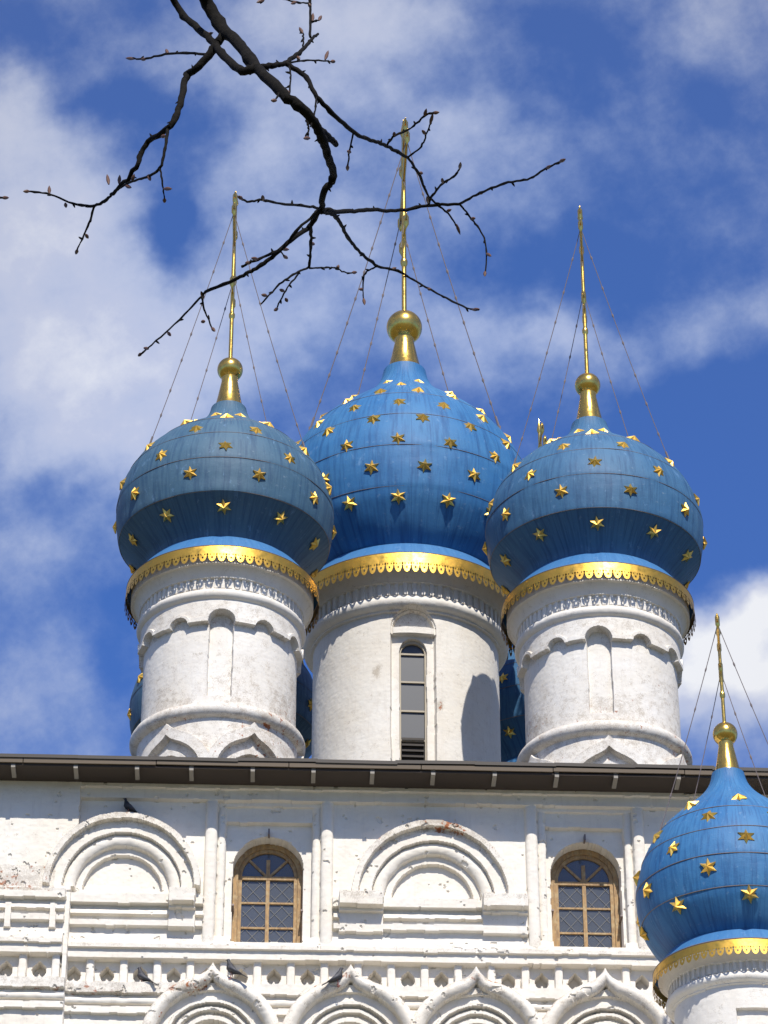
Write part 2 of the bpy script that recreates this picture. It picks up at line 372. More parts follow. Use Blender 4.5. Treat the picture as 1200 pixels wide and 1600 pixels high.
# frieze of square panels
H = np.where(band(1505, 1545), bb-.10, H)
sp = 51.6
for k in range(-7, 30):
    s = 147+k*sp
    if 96 < s < 118: s = 100
    rr = 6.2/PXM; q = np.clip(1-((Xw-XS(s))/rr)**2, 0, 1)
    H = np.where((q > 0) & band(1505, 1545), bb-.075+.065*q**.13, H)
    # ogee-topped pierced hole in the middle of each panel
    cx = XS(s+sp/2); cz = ZT(1527); rx = 10.5/PXM; dx = (Xw-cx)/rx; dzz = (Zw-cz)/rx
    tip = .35*np.exp(-(dx/.28)**2); low = -.95+.45*np.exp(-(dx/.22)**2)
    hole = (dx**2 + (dzz/(1.05+tip))**2*1.0 < 1) & (dzz > low)
    H = np.where(hole & (s+sp/2 > 118 or s+sp/2 < 96), bb-.29, H)
H = np.where(cols(104, 111) & band(1400, 1700), .15, H)
H = np.where(band(1545, 1562), bb+.12, H); H = np.where(band(1562, 1568), bb+.03, H)
H = np.where(band(1568, 1577), bb+tubeZ(1567, 1578, .05)+.03, H); H = np.where(band(1577, 1581), bb, H); H = np.where(band(1581, 1592), bb+.075, H)
# round blind arches
ARCH = [(190, 1398, 122), (676, 1407, 127), (1172, 1407, 127), (-190, 1407, 120)]
for s, t, r in ARCH:
    cx, cz = XS(s), ZT(t); R0 = r/PXM; dx = Xw-cx; dzz = Zw-cz
    rho = np.where(dzz > 0, np.hypot(dx, dzz*.985), np.abs(dx))/R0
    on = (dzz > 0) & (rho < 1)
    h = np.full_like(H, .235); h = np.where(rho < .915, .13, h)
    h = np.where(rho < .755, -.01+.085*np.sqrt(np.clip(1-((rho-.68)/.085)**2, 0, 1)), h); h = np.where(rho < .60, -.04, h); h = np.where(rho < .505, -.13, h)
    H = np.where(on, h, H); 
    WEAR += np.where((rho > .86) & (rho < 1.06) & (dzz > .35*R0), 1.05*np.clip(dzz/R0, 0, 1)**1.5, 0)
    for sg in (-1, 1):               # imposts
        a, c = sorted((s+sg*r*.61, s+sg*(r+.155*r)))
        if s == 190 and sg < 0: continue
        if s == 190: c = 306
        m_ = cols(a, c)
        H = np.where(m_ & band(1403, 1424), .26, H); H = np.where(m_ & band(1424, 1429), .12, H); H = np.where(m_ & band(1429, 1447), .05, H); H = np.where(m_ & band(1447, 1460), .085 if s != 190 else .15, H)
        WEAR += np.where(m_ & band(1400, 1424), .25, 0)
# ogee kokoshniks of the lower tier
KOK = [(130-206, 0), (337, 0), (548, 0), (741, 0), (938, 0), (1140, 0), (1346, 0)]
for s, _ in KOK:
    if s < 100: continue
    cx, cz = XS(s), ZT(1640); R0 = 108/PXM; dx = Xw-cx; dzz = Zw-cz; ang = np.arctan2(dx, np.maximum(dzz, 1e-3))
    def og(k, tipw, tiph): return k*(1+tiph*np.exp(-np.abs(ang)/tipw))
    rho = np.where(dzz > 0, np.hypot(dx, dzz), np.abs(dx))/R0
    inside = rho < og(1, .09, .215)
    h = .17+.09*np.clip(1-((rho/og(1, .09, .215)-.9)/.11)**2, 0, 1)
    for k, th, hv in ((.80, .20, .06), (.68, 0, .10), (.63, 0, -.02), (.585, 0, .055), (.53, 0, -.05), (.475, 0, .02), (.40, 0, -.14)):
        h = np.where(rho < og(k, .12, th), hv, h)
    nb = (np.abs(dx) < 106/PXM) & (dzz > -.8)
    H = np.where(inside & nb, np.maximum(h, np.where(rho < .8, -9, H)), H)
    WEAR += np.where(inside & nb & (rho > .8), .42, 0) + np.where((np.abs(rho-1.02) < .05) & nb, .2, 0)
# openings of the two windows
for sc_, a, c in wins:
    cx = XS(sc_); hw = 55/PXM; zs = ZT(1354); dx = Xw-cx
    op = (np.abs(dx) < hw) & (Zw > ZT(1476)) & ((Zw < zs) | (np.hypot(dx, Zw-zs) < hw))
    H = np.where(op, -.64, H)
WEAR += np.where(band(1545, 1564) & cols(-175, 330), .62, 0) + np.where(band(1470, 1490), .34, 0) + np.where(band(1403, 1412), .22, 0)
WEAR += np.where(cols(-175, 85) & band(1368, 1412), .55, 0) + np.where(blk & band(1320, 1400), .16, 0)
WEAR *= .55+.9*vnoise(X*1.6, Z*3, 21)
edge = fbm(X*7, Z*7, 31, 4)
zcap = at(600, 1190, -.70).z-.16
Hs = H - .008*(edge-.5) - .004*vnoise(X*20, Z*26, 15)
# small chips where the plaster has fallen
chip = (fbm(X*9, Z*9, 44, 3)+WEAR*.13 > .80) & (H > -.2); Hs = np.where(chip, Hs-.02, Hs)
Z = np.minimum(Z, zcap+.15-.02)
V = np.stack([X, -Hs, Z], -1)
wall = own(mesh_np('wall', V, grid_faces(nz, nx), M['wall'], church, sharp=30, attr=WEAR))
# plain masonry below, beside and behind the relief
b = MB(); b.box(x0+.02, x1-.02, .70, 16, 0, zcap+.1); b.box(x0+.01, x1-.01, -.02, .70, 0, z0+.01)
b.box(x0+.01, x0+.4, -.01, .71, z0-.01, zcap+.1); b.box(x1-.4, x1-.01, -.01, .71, z0-.01, zcap+.1)
own(b.build('wall_core', M['wall'], church, smooth=False))
# eaves
OV = .69
ze = at(600, 1190, -OV).z
b = MB(); xa, xb = x0-.6, x1+.6; zr = ze + 6.2*math.tan(R_(20))
def roofpt(x, y, z): return (x, y, z)
b.add([(xa, -OV, ze), (xb, -OV, ze), (xb-6, 5.5, zr), (xa+6, 5.5, zr), (xb-6, 11, zr), (xa+6, 11, zr), (xb, 17, ze), (xa, 17, ze)],
      [(0, 1, 2, 3), (3, 2, 4, 5), (5, 4, 6, 7), (1, 6, 4, 2), (0, 3, 5, 7)])
for k in range(15):
    xl = xa-.02+(xb-xa+.04)*k/15; xr = xa-.02+(xb-xa+.04)*(k+1)/15+(.03 if k < 14 else 0); dz_ = random.uniform(-.012, .012); e2 = random.uniform(-.010, .010); yo = .0015*(k % 2)
    b.add([(x, y, z) for x, zz in ((xl, dz_), (xr, dz_+e2)) for y in (-OV-.03-yo, -OV+.02+yo) for z in (ze-.042+zz+yo, ze+.012+zz+yo)], [(0, 1, 3, 2), (4, 6, 7, 5), (0, 4, 5, 1), (2, 3, 7, 6), (0, 2, 6, 4), (1, 5, 7, 3)])
own(b.build('roof', M['roof'], church, smooth=False))
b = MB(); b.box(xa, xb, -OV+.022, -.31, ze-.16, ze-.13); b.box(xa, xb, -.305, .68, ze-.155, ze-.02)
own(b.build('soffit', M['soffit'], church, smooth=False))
b = MB()
for k in range(9):
    xl = xa+.01+(xb-xa-.02)*k/9; xr = xl+(xb-xa-.02)/9-.012; d0 = random.uniform(-.009, .009); d1 = random.uniform(-.009, .009)
    b.add([(x, y, z) for x, zz in ((xl, d0), (xr, d1)) for y in (-OV-.012, -OV+.018) for z in (ze-.118+zz, ze-.05)], [(0, 1, 3, 2), (4, 6, 7, 5), (0, 4, 5, 1), (2, 3, 7, 6), (0, 2, 6, 4), (1, 5, 7, 3)])
own(b.build('eaves_board', M['gutter'], church, smooth=False))
bpos = [118, 214, 299, 395, 490, 582, 677, 773, 870, 962, 1060, 1155, 1250, 1345, 20, -75, -170]
def bracket(s):
    b = MB(); xx = at(s, 1200, -OV).x; z = ze-.13
    b.bar((xx, -OV+.022, z-.012), (xx, -.36, z-.035), .062, .10)
    return b
br0 = bracket(bpos[0]).build('eaves_bracket', M['bracket'], church, smooth=False); own(br0)
for s in bpos[1:]:
    o = br0.copy(); sc.collection.objects.link(o); o.location.x = at(s, 1200, -OV).x - at(bpos[0], 1200, -OV).x; o.rotation_euler = (0, R_(random.uniform(-1.5, 1.5))*0, 0)

# ------------------------------------------------------------------ arched wooden windows
def arch_pts(cx, z0_, zs, hw, n=20, y=0):
    pts = [(cx-hw, y, z0_)] + [(cx-hw*math.cos(math.pi*k/n), y, zs+hw*math.sin(math.pi*k/n)) for k in range(n+1)] + [(cx+hw, y, z0_)]
    return pts
def arch_ring(b, cx, zb, zs, ho, hi, y0, y1):
    O = arch_pts(cx, zb, zs, ho); I = arch_pts(cx, zb, zs, hi); n = len(O)
    vs = [(p[0], y0, p[2]) for p in O]+[(p[0], y0, p[2]) for p in I]+[(p[0], y1, p[2]) for p in O]+[(p[0], y1, p[2]) for p in I]; fs = []
    for i in range(n-1):
        fs += [(i, i+1, n+i+1, n+i), (2*n+i, 3*n+i, 3*n+i+1, 2*n+i+1), (n+i, n+i+1, 3*n+i+1, 3*n+i), (i, 2*n+i, 2*n+i+1, i+1)]
    b.add(vs, fs)
def window(sx):
    cx = XS(sx); hw = 50/PXM; zb = ZT(1474); zs = ZT(1354); Y = .43
    root = link(bpy.data.objects.new('window', None), church); root.location = (cx, Y, zb); own(root)
    inv = Matrix.Translation(-Vector((cx, Y, zb)))
    def kid(o): o.parent = root; o.matrix_parent_inverse = inv @ Matrix.Identity(4); return o
    b = MB(); arch_ring(b, cx, zb, zs, hw+.045, hw-.03, Y-.05, Y+.04); arch_ring(b, cx, zb, zs, hw-.033, hw-.085, Y-.02, Y+.045)
    b.box(cx-hw, cx+hw, Y-.07, Y+.05, zb-.03, zb+.035); kid(b.build('frame', M['wood'], sharp=30))
    b = MB(); iw = hw-.085; zt = zs-.03
    b.box(cx-.028, cx+.028, Y-.015, Y+.04, zb+.036, zt+.30)
    b.box(cx-iw, cx+iw, Y-.02, Y+.035, zt-.028, zt+.028)
    for k in (1, 2): zz = zb+(zt-zb)*k/3; b.box(cx-iw, cx+iw, Y-.008, Y+.03, zz-.014, zz+.014)
    for sg in (-1, 1): b.bar((cx+sg*.02, Y+.01, zt+.03), (cx+sg*iw*.74, Y+.01, zt+.03+iw*.70), .034, .034, up=(0, 1, 0))
    kid(b.build('glazing_bars', M['wood'], smooth=False))
    b = MB(); pts = arch_pts(cx, zb+.02, zs, hw-.06); b.add([(p[0], Y+.02, p[2]) for p in pts], [tuple(range(len(pts)))]); kid(b.build('pane', M['glass'], smooth=False))
    b = MB(); g = .215; Yl = Y+.013       # diagonal iron lattice just inside the glass
    z_lo, z_hi = zb+.03, zt
    for k in range(-12, 12):
        for sg, sgn in ((-1, -1), (-1, 1), (1, -1), (1, 1)):
            pts = []
            for zz in np.linspace(z_lo, z_hi, 41):
                xx = cx + sg*(zz-z_lo)*.9 + k*g
                if .03 < sgn*(xx-cx) < iw: pts.append((xx, Yl, zz))
            if len(pts) > 2: b.bar(pts[0], pts[-1], .007, .006, up=(0, 1, 0))
    kid(b.build('lattice', M['lattice'], smooth=False))
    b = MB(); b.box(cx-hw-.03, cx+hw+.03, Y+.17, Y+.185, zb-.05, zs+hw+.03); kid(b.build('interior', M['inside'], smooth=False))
    b = MB(); b.box(cx-.012, cx+.012, .03, .17, zs+hw+.04, zs+hw+.13); kid(b.build('iron_hook', M['wire'], smooth=False))
    b = MB(); b.box(cx-hw-.055, cx-hw-.02, Y-.30, Y-.05, zb+.62, zb+.645); kid(b.build('iron_hook', M['wire'], smooth=False)); b = MB(); b.box(cx+hw+.02, cx+hw+.055, Y-.30, Y-.05, zb+.55, zb+.575); kid(b.build('iron_hook', M['wire'], smooth=False))
for s_, _, _ in wins: window(s_)

# ------------------------------------------------------------------ towers
PROF = [(.15, 1.16), (.164, 1.10), (.192, 1.035), (.243, .965), (.325, .885), (.435, .80), (.565, .70), (.695, .59), (.805, .47), (.885, .345), (.945, .22), (.982, .10), (1, -.03), (.997, -.15), (.984, -.26), (.970, -.345), (.958, -.368), (.88, -.447), (.80, -.527), (.72, -.608), (.695, -.68), (.69, -.74)]
def lerp_prof(prof, n):
    P = np.array(catmull(prof, 8)); return P
def prof_r(P, z):
    zz = P[:, 1][::-1]; rr = P[:, 0][::-1]; return float(np.interp(z, zz, rr))
STARS = []
def star_mesh(r, h):
    b = MB(); n = 6; vs = []
    for k in range(2*n):
        a = math.pi*k/n+math.pi/2; q = r if k % 2 == 0 else r*.47
        vs.append((q*math.cos(a), q*math.sin(a), 0))
    vs.append((0, 0, h)); vs += [(v[0]*.97, v[1]*.97, -.10) for v in vs[:12]]
    b.add(vs, [(k, (k+1) % 12, 12) for k in range(12)]+[(13+k, 13+(k+1) % 12, (k+1) % 12, k) for k in range(12)])
    me = bpy.data.meshes.new('star'); me.from_pydata(b.v, [], b.f); me.update(); me.materials.append(M['gold_star']); return me
def tower(px, py, Y, Rpx, mats, neck, cone, ball, rows, drumkind, starN, phase, star_r, crossy, bary, barL, aim=False, seams=(.60, .30, -.02, -.36), wear_seed=0, spread=(62, 20), lowz=-3.9, zoff=0, detail=True):
    """px, py: the photo pixel of the dome's axis at its widest ring; Y: distance of the axis"""
    C = at(px, py, Y); zc = (C-CAM).dot((CR @ Vector((0, 0, -1))))
    R = Rpx*zc/FPX; cx, cy, cz = C.x, Y, C.z+zoff
    toC = math.atan2(CAM.y-cy, CAM.x-cx)          # azimuth facing the viewer's side
    # --- dome
    sc_up = neck/1.16
    prof = [(r, z*sc_up if z > .3 else z*(1+(sc_up-1)*max(z, 0)/.3)) for r, z in PROF]
    if drumkind in ('window', 'panel'): prof = prof[:-7]+[(.955, -.40), (.91, -.495), (.845, -.60), (.77, -.69), (.70, -.76)]
    P = lerp_prof(prof, 8)
    n = 160; rr = P[:, 0].copy(); zz = P[:, 1].copy()
    for sm in seams: rr += .0045*(1/(1+np.exp(-(zz-sm)*180)))
    ph = np.linspace(0, 2*math.pi, n+1); PH, RR = np.meshgrid(ph, rr); _, ZZ = np.meshgrid(ph, zz)
    wob = 1+.006*(vnoise(PH*6, ZZ*9+40, 50+wear_seed)-.5)
    V = np.stack([cx+R*RR*wob*np.cos(PH), cy+R*RR*wob*np.sin(PH), cz+R*ZZ], -1)
    UV = np.stack([PH/(2*math.pi), ZZ], -1)
    dome = own(mesh_np('dome', V[:, :, :], grid_faces(len(zz), n+1)[:, ::-1], M[mats], church, uv=UV, sharp=None))
    b = MB()                                       # dark lap joints between the courses of sheet
    for sm in seams:
        r = prof_r(P, sm)*R+.004+.0045*R*sum(1 for q in seams if q < sm)
        ring = [(cx+r*math.cos(a), cy+r*math.sin(a), cz+sm*R+.004*math.sin(5*a+sm*9)) for a in np.linspace(0, 2*math.pi, 97)]
        b.tube(ring, .0065, 5, cap=False)
    own(b.build('sheet_seam', M['wire'], dome))
    # --- stars
    for i, zrow in enumerate(rows):
        r = prof_r(P, zrow); dz_ = .03; dr = (prof_r(P, zrow+dz_)-prof_r(P, zrow-dz_))/(2*dz_)
        nst = starN//2 if (starN > 12 and zrow > .75) else starN
        for k in range(nst):
            a = -(phase + (180/nst if i % 2 else 0) + 360*k/nst)
            az = toC - R_(a)+0
            nrm = Vector((math.cos(az), math.sin(az), -dr)).normalized()
            p = Vector((cx+R*(r+.004)*math.cos(az), cy+R*(r+.004)*math.sin(az), cz+R*zrow)) + nrm*.012
            face = nrm.dot((CAM-p).normalized())
            STARS.append((face*(1.3 if detail else .05), p, nrm, dome, star_r*(.82 if zrow > .75 else 1), face > -.1 and detail))
    # --- gilded cone, ball, rod
    zn = neck*R; rb = ball*R; rc = .128*R
    b = MB(); top = zn+cone*R
    b.lathe([(rc*1.12, -.02), (rc*1.14, 0), (rc*1.02, .03*R), (rc*.82, cone*R*.45), (rc*.60, cone*R*.9), (rc*.62, cone*R)], (cx, cy, cz+zn), 40); own(b.build('gilded_cone', M['gold'], church, sharp=50))
    b = MB(); prf = [(rb*math.sin(t)*1.0+.001, -rb*math.cos(t)) for t in np.linspace(0.02, math.pi-.02, 24)]; zb = top+rb*.84
    b.lathe(prf, (cx, cy, cz+zb), 40); b.lathe([(rb*.3, 0), (rb*.26, rb*.12), (rb*.1, rb*.25)], (cx, cy, cz+zb+rb*.86), 20); own(b.build('gilded_ball', M['gold'], church, sharp=60))
    # --- cross, its plane running away from the viewer
    pt = at(px, crossy, Y); ztop = pt.z; zbar = at(px, bary, Y).z; zs_ = cz+zb+rb*.95; q = R/1.9
    b = MB(); b.tube([(cx, cy, zs_-.1), (cx, cy, zs_+.4*(ztop-zs_)), (cx, cy, ztop-.35*q)], [.038*q, .036*q, .030*q], 8)
    b.tube([(cx, cy, ztop-.36*q), (cx, cy, ztop-.30*q), (cx, cy, ztop)], [.034*q, .055*q, .004], 8)
    b.lathe([(.03*q, -.10*q), (.056*q, -.03*q), (.056*q, .03*q), (.03*q, .10*q)], (cx, cy, zs_+.38*(zbar-zs_)), 10)
    dv = Vector((cx-CAM.x, cy-CAM.y, 0)).normalized() if aim else Vector((0, 1, 0))
    def cbar(z, L, tilt=0, w_=.028):
        a = Vector((cx, cy, z-tilt*L))-dv*L; e = Vector((cx, cy, z+tilt*L))+dv*L; b.tube([a, (a+e)/2, e], [w_*q, w_*q, w_*q], 6)
        for s_, d in ((a, -1), (e, 1)):
            b.lathe([(.005, -.16*q), (.046*q, -.07*q), (.046*q, .07*q), (.005, .16*q)], tuple(s_), 8)
            b.tube([s_, s_+dv*(d*.20*q)], [.034*q, .004], 6)
    cbar(zbar, barL/2); cbar(zbar+.52*(ztop-zbar), barL*.26); cbar(zbar-.85*(ztop-zbar), barL*.30, .35)
    for sg in (-1, 1):               # rays between the arms
        for s2 in (-1, 1): b.tube([(cx, cy, zbar), tuple(Vector((cx, cy, zbar+s2*.5*q))+dv*(sg*.5*q))], [.016*q, .005], 5)
    own(b.build('cross', M['gold'], church, sharp=50))
    # --- guy chains with their knots
    sp_, ang2 = spread
    for side in (-1, 1):
        for yy, az_d, zfrac in ((-barL/2, sp_, .46), (barL/2, 180-sp_+12, .60)):
            z_a = zfrac; r_a = prof_r(P, z_a*sc_up if z_a > .3 else z_a)
            az = toC + side*R_(az_d); pe = Vector((cx+R*r_a*1.01*math.cos(az), cy+R*r_a*1.01*math.sin(az), cz+R*z_a*sc_up))
            ps = Vector((cx, cy, zbar))+dv*(yy*.92); L = (pe-ps).length; pts = []
            for k in range(25):
                t = k/24; p = ps.lerp(pe, t); p.z -= .035*L*4*t*(1-t)*.5; pts.append(p)
            b = MB(); b.tube(pts, .0075*max(q, .8), 5)
            kn = max(4, int(L/.62))
            for j in range(1, kn):
                t = (j+random.uniform(-.12, .12))/kn; p = ps.lerp(pe, t); p.z -= .035*L*4*t*(1-t)*.5; d = (pe-ps).normalized()
                b.tube([p-d*.05*q, p, p+d*.05*q], [.008, .021*q, .008], 6)
            d = (pe-ps).normalized(); b.tube([pe-d*.22*q, pe], [.018*q, .018*q], 6); b.tube([pe+Vector((0, 0, .05*q)), pe-Vector((0, 0, .07*q))], .022*q, 6)
            own(b.build('guy_chain', M['wire'], church))
    # --- skirt and lace valance
    rg, zg, zl = .868, -.868, -1.035
    b = MB(); b.lathe([(.69*R, -.66*R), (.735*R, -.705*R), (.80*R, -.785*R), (rg*R, zg*R), (rg*R+.004, zg*R-.012)], (cx, cy, cz), 128, cap=False)
    sk = b.build('skirt', M['skirt'], church); own(sk)
    me = sk.data; ul = me.uv_layers.new(name='UVMap')
    for lp in me.loops:
        v = me.vertices[lp.vertex_index].co; ul.data[lp.index].uv = (math.atan2(v.y-cy, v.x-cx)/(2*math.pi), (v.z-cz)/R+.9)
    b = MB(); b.lathe([(rg*R+.006, zg*R+.006), (rg*R+.018, zg*R-.006), (rg*R+.012, zg*R-.018)], (cx, cy, cz), 128, cap=False); own(b.build('drip_edge', M['wire'], sk))
    npd = 88 if drumkind == 'window' else 66; nu = 20 if detail else 6; ncol = npd*nu; nr = 34 if detail else 10
    ph = np.linspace(0, 2*math.pi, ncol+1); vv = np.linspace(0, 1, nr); PHI, VV = np.meshgrid(ph, vv)
    rad = rg*R+.012+.012*R*VV + .0*PHI
    V = np.stack([cx+rad*np.cos(PHI), cy+rad*np.sin(PHI), cz+R*(zg-.006+(zl-zg)*VV)], -1)
    uc = ((np.arange(ncol)+.5)/nu) % 1*2-1; vc = (vv[:-1]+vv[1:])/2; U, W_ = np.meshgrid(uc, vc)
    au = np.abs(U)
    keep = W_ < .52
    keep |= (W_ < .64) | (au < .86*np.sqrt(np.clip(1-((W_-.64)/.36)**1.7, 0, 1)))
    keep &= ~((au**2/.045+(W_-.76)**2/.0055) < 1) & ~((((1-au)/.24)**2+((W_-.56)/.075)**2) < 1) & ~((((au-.42)/.14)**2+((W_-.55)/.05)**2) < 1)
    own(mesh_np('lace_valance', V, grid_faces(nr, ncol+1, keep), M['gold_band'], church, sharp=None))
    # --- drum relief
    if detail:
        ncol = 780; a0 = toC-R_(115); a1 = toC+R_(115)
    else:
        ncol = 120; a0 = toC-math.pi; a1 = toC+math.pi
    zt_, zb_ = -.90, lowz; nrow = int((zt_-zb_)*R/(.012 if detail else .06))
    A, Zr = np.meshgrid(np.linspace(a0, a1, ncol), np.linspace(zb_, zt_, nrow))
    F = (A-toC); deg = np.degrees(F)          # + = to the right in the photo
    Zq = Zr+.012*(fbm(A*4, Zr*4, 60+wear_seed, 3)-.5); dg = deg+1.1*(fbm(A*5+3, Zr*5, 61+wear_seed, 3)-.5)
    rd = .69
    hh = np.full_like(A, rd)
    if drumkind == 'arcade':
        zT, zR = -1.285, -1.57
    else: zT, zR = -1.20, -1.2
    # cornice, cove with flutes, torus
    def seg(za, zb2): return (Zq <= za) & (Zq > zb2)
    hh = np.where(seg(-.8, zT+.0), .725, hh)
    fl = .5+.5*np.cos(np.radians(dg)*72); hh = np.where(seg(zT+.16, zT+.055), .718+.018*(fl > .45), hh)
    cv = np.clip((Zq-(zT+.16))/.10, 0, 1); hh = np.where(seg(-.8, zT+.155), .748+.062*cv**1.4, hh)
    hh = np.where(seg(-.8, zT+.255), .83, hh)
    q = np.clip(1-((Zq-zT)/.055)**2, 0, 1); hh = np.where(q > 0, .706+.060*np.sqrt(q), hh)
    hh = np.where(seg(zT-.055, zT-.072), .712, hh)
    wear = np.zeros_like(A)+.05
    if drumkind == 'arcade':
        raised = seg(zT-.05, zR); lip = seg(zR+.045, zR)
        hh = np.where(raised, rd+.036, hh); hh = np.where(lip, rd+.056, hh)
        for k in range(-3, 4):
            c = 31*k + (0 if k else 0); wdt = 9.0 if k % 3 == 0 else 7.0
            crown = zR+.12 if k % 3 == 0 else zR+.075
            d = np.radians(dg-c)*rd; hwid = math.radians(wdt)*rd
            spr = crown-hwid; rho = np.where(Zq > spr, np.hypot(d, Zq-spr), np.abs(d))/hwid
            notch = (rho < 1) & (Zq > zR-.02)
            rim = (rho < 1.33) & (rho >= 1) & (Zq > zR)
            hh = np.where(rim, rd+.058, hh); hh = np.where(notch, rd-.008, hh)
            if k % 3 == 0: hh = np.where((rho < 1) & (Zq > -2.28), rd-.050, hh)
        # lower torus and ring of ogee kokoshniks
        q = np.clip(1-((Zq+2.44)/.068)**2, 0, 1); fl_ = rd+.07*np.clip((-Zq-2.30)/.2, 0, 1)
        hh = np.where(Zq < -2.36, rd+.02, hh); hh = np.where(q > 0, rd+.02+.068*np.sqrt(q), hh)
        for k in range(-2, 3):
            c = phase_k[drumkind+str(wear_seed)]+60*k; d = np.radians(dg-c)*(rd+.03); zc_ = -3.02; R0 = .405
            ang = np.arctan2(d, np.maximum(Zq-zc_, .001)); rho = np.where(Zq > zc_, np.hypot(d, Zq-zc_), np.abs(d))/R0
            def og(kk, t): return kk*(1+t*np.exp(-np.abs(ang)/.13))
            for kk, t_, hv in ((1, .2, rd+.075), (.76, .22, rd+.0), (.56, .1, rd+.045), (.44, 0, rd-.02), (.36, 0, rd+.03), (.28, 0, rd-.04)):
                hh = np.where((rho < og(kk, t_)) & (Zq < -2.53), hv, hh)
        wear += np.where(Zq < -2.1, .40, 0)+np.where(seg(-1.36, -1.60), .3, 0)+np.where(seg(-1.85, -2.1), .2, 0)
        wear += .16*np.clip((deg-0)/80, 0, 1)*(Zq < -1.6)
    elif drumkind == 'window':
        c = 4.6; d = np.radians(dg-c)*rd; hw = .165; spr = -1.235-hw
        rho = np.where(Zq > spr, np.hypot(d, Zq-spr), np.abs(d))/hw
        hh = np.where(rho < 1, rd-.045, hh)
        hh = np.where((rho < 1) & (Zq > -1.44), rd-.012, hh); hh = np.where((rho < .93) & (Zq > -1.40), rd-.045, hh)
        hh = np.where((np.abs(d) < .15) & seg(-1.39, -1.44), rd+.004, hh)
        hw2 = .105; spr2 = -1.465-hw2; rho2 = np.where(Zq > spr2, np.hypot(d, Zq-spr2), np.abs(d))/hw2
        hh = np.where((rho2 < 1) & (Zq > -2.68), rd-.125, hh)
        wear += 1.1*np.exp(-((deg+17)/3.5)**2-((Zq+1.73)/.05)**2)+1.2*np.exp(-((deg-21)/2.6)**2-((Zq+2.0)/.07)**2)+np.where(seg(-1.22, -1.36) & (np.abs(deg-2) < 12), .4, 0)
    elif drumkind == 'panel':
        c = 9.5; d = np.radians(dg-c-4)*rd
        hh = np.where((np.abs(d) < .24) & (Zq < -1.52), rd-.05, hh)
        hh = np.where((np.abs(d+.22) < .02) & seg(-1.66, -1.74), rd-.005, hh)
    hs = hh*R-.008*(fbm(A*R*2.2, Zr*R*2.6, 71+wear_seed, 4)-.5)-.0025*vnoise(A*R*13, Zr*R*24, 75)
    wear *= .5+1.0*vnoise(A*3, Zr*3.2, 77+wear_seed)
    V = np.stack([cx+hs*np.cos(A), cy+hs*np.sin(A), cz+Zr*R], -1)
    name = 'drum'
    drum = own(mesh_np(name, V, grid_faces(nrow, ncol)[:, :], M['drumwall'], church, sharp=32, attr=wear))
    if detail:                       # plain masonry round the back
        b = MB(); b.lathe([((rd+.02)*R*.80, (lowz+.01)*R), ((rd)*R*.80, -1.2*R), (.82*R*.80, -.905*R)], (cx, cy, cz), 64); own(b.build('masonry_core', M['drumwall'], drum))
    if drumkind == 'window':
        # tall narrow light in the central drum
        az = toC+R_(4.6); fr = Vector((math.cos(az), math.sin(az), 0)); tx = Vector((-math.sin(az), math.cos(az), 0))
        def loc(b_, Y0): return [tuple(Vector((cx, cy, cz))+tx*p[0]*R+fr*(rd*R-p[1])+Vector((0, 0, p[2]*R)) for p in b_)]
        def place(b_): b_.v = [tuple(Vector((cx, cy, cz))+tx*p[0]+fr*(rd*R-p[1])+Vector((0, 0, p[2]))) for p in b_.v]; return b_
        wroot = link(bpy.data.objects.new('drum_window', None), church); own(wroot); zt2, zb2, spr_ = -1.47*R, -2.60*R, -1.572*R
        b = MB(); arch_ring(b, 0, zb2, spr_, .112*R, .085*R, .075*R, .115*R); b.box(-.11*R, .11*R, .07*R, .11*R, zb2-.02, zb2+.03)
        for zz in (spr_+.0*R, -1.80*R, -2.035*R, -2.27*R): b.box(-.084*R, .084*R, .085*R, .10*R, zz-.012, zz+.022)
        o = place(b).build('frame', M['pale_wood'], smooth=False); o.parent = wroot
        b = MB(); pts = arch_pts(0, -2.27*R, spr_, .086*R); b.add([(p[0], .098*R, p[2]) for p in pts], [tuple(range(len(pts)))]); o = place(b).build('pane', M['greyglass'], smooth=False); o.parent = wroot
        b = MB(); b.box(-.085*R, .085*R, .102*R, .106*R, zb2, -2.29*R)
        for k in range(8):
            zz = zb2+.05+k*(.36*R)/8
            b.add([(-.08*R, .075*R, zz), (.08*R, .075*R, zz), (.08*R, .1*R, zz+.07), (-.08*R, .1*R, zz+.07), (-.08*R, .075*R, zz-.012), (.08*R, .075*R, zz-.012), (.08*R, .1*R, zz+.058), (-.08*R, .1*R, zz+.058)], [(0, 1, 2, 3), (7, 6, 5, 4), (0, 4, 5, 1), (3, 2, 6, 7)])
        o = place(b).build('louvre', M['louvre'], smooth=False); o.parent = wroot
    return dome
M['greyglass'] = mat('dusty_pane', (.05, .054, .062), .35, 0, .6); M['louvre'] = mat('dark_louvre', (.035, .03, .027), .7)
phase_k = {'arcade1': 24, 'arcade2': 4}
side_rows = (-.465, -.173, .11, .38, .64, .86); cen_rows = (-.44, -.20, .03, .255, .44, .64, .83, 1.02)
YF, YC, YB = 5.0, 8.7, 12.6
T = {}
T['left'] = tower(352, 803, YF, 168.5, 'blue_grey', 1.16, .36, .122, side_rows, 'arcade', 10, -1, .150, 298, 383, 2.2, wear_seed=1)
M['blue_mid'] = dome_mat('mid_blue_sheet', (.044, .132, .26), (.062, .16, .28), (.014, .055, .14))
T['right'] = tower(928, 828, YF, 168.5, 'blue_mid', 1.16, .36, .122, side_rows, 'arcade', 10, 2, .150, 322, 408, 2.2, aim=True, wear_seed=2)
T['centre'] = tower(633, 803, YC, 204, 'blue', 1.31, .32, .142, cen_rows, 'window', 16, -3, .170, 187, 283, 2.9, wear_seed=3, lowz=-3.1)
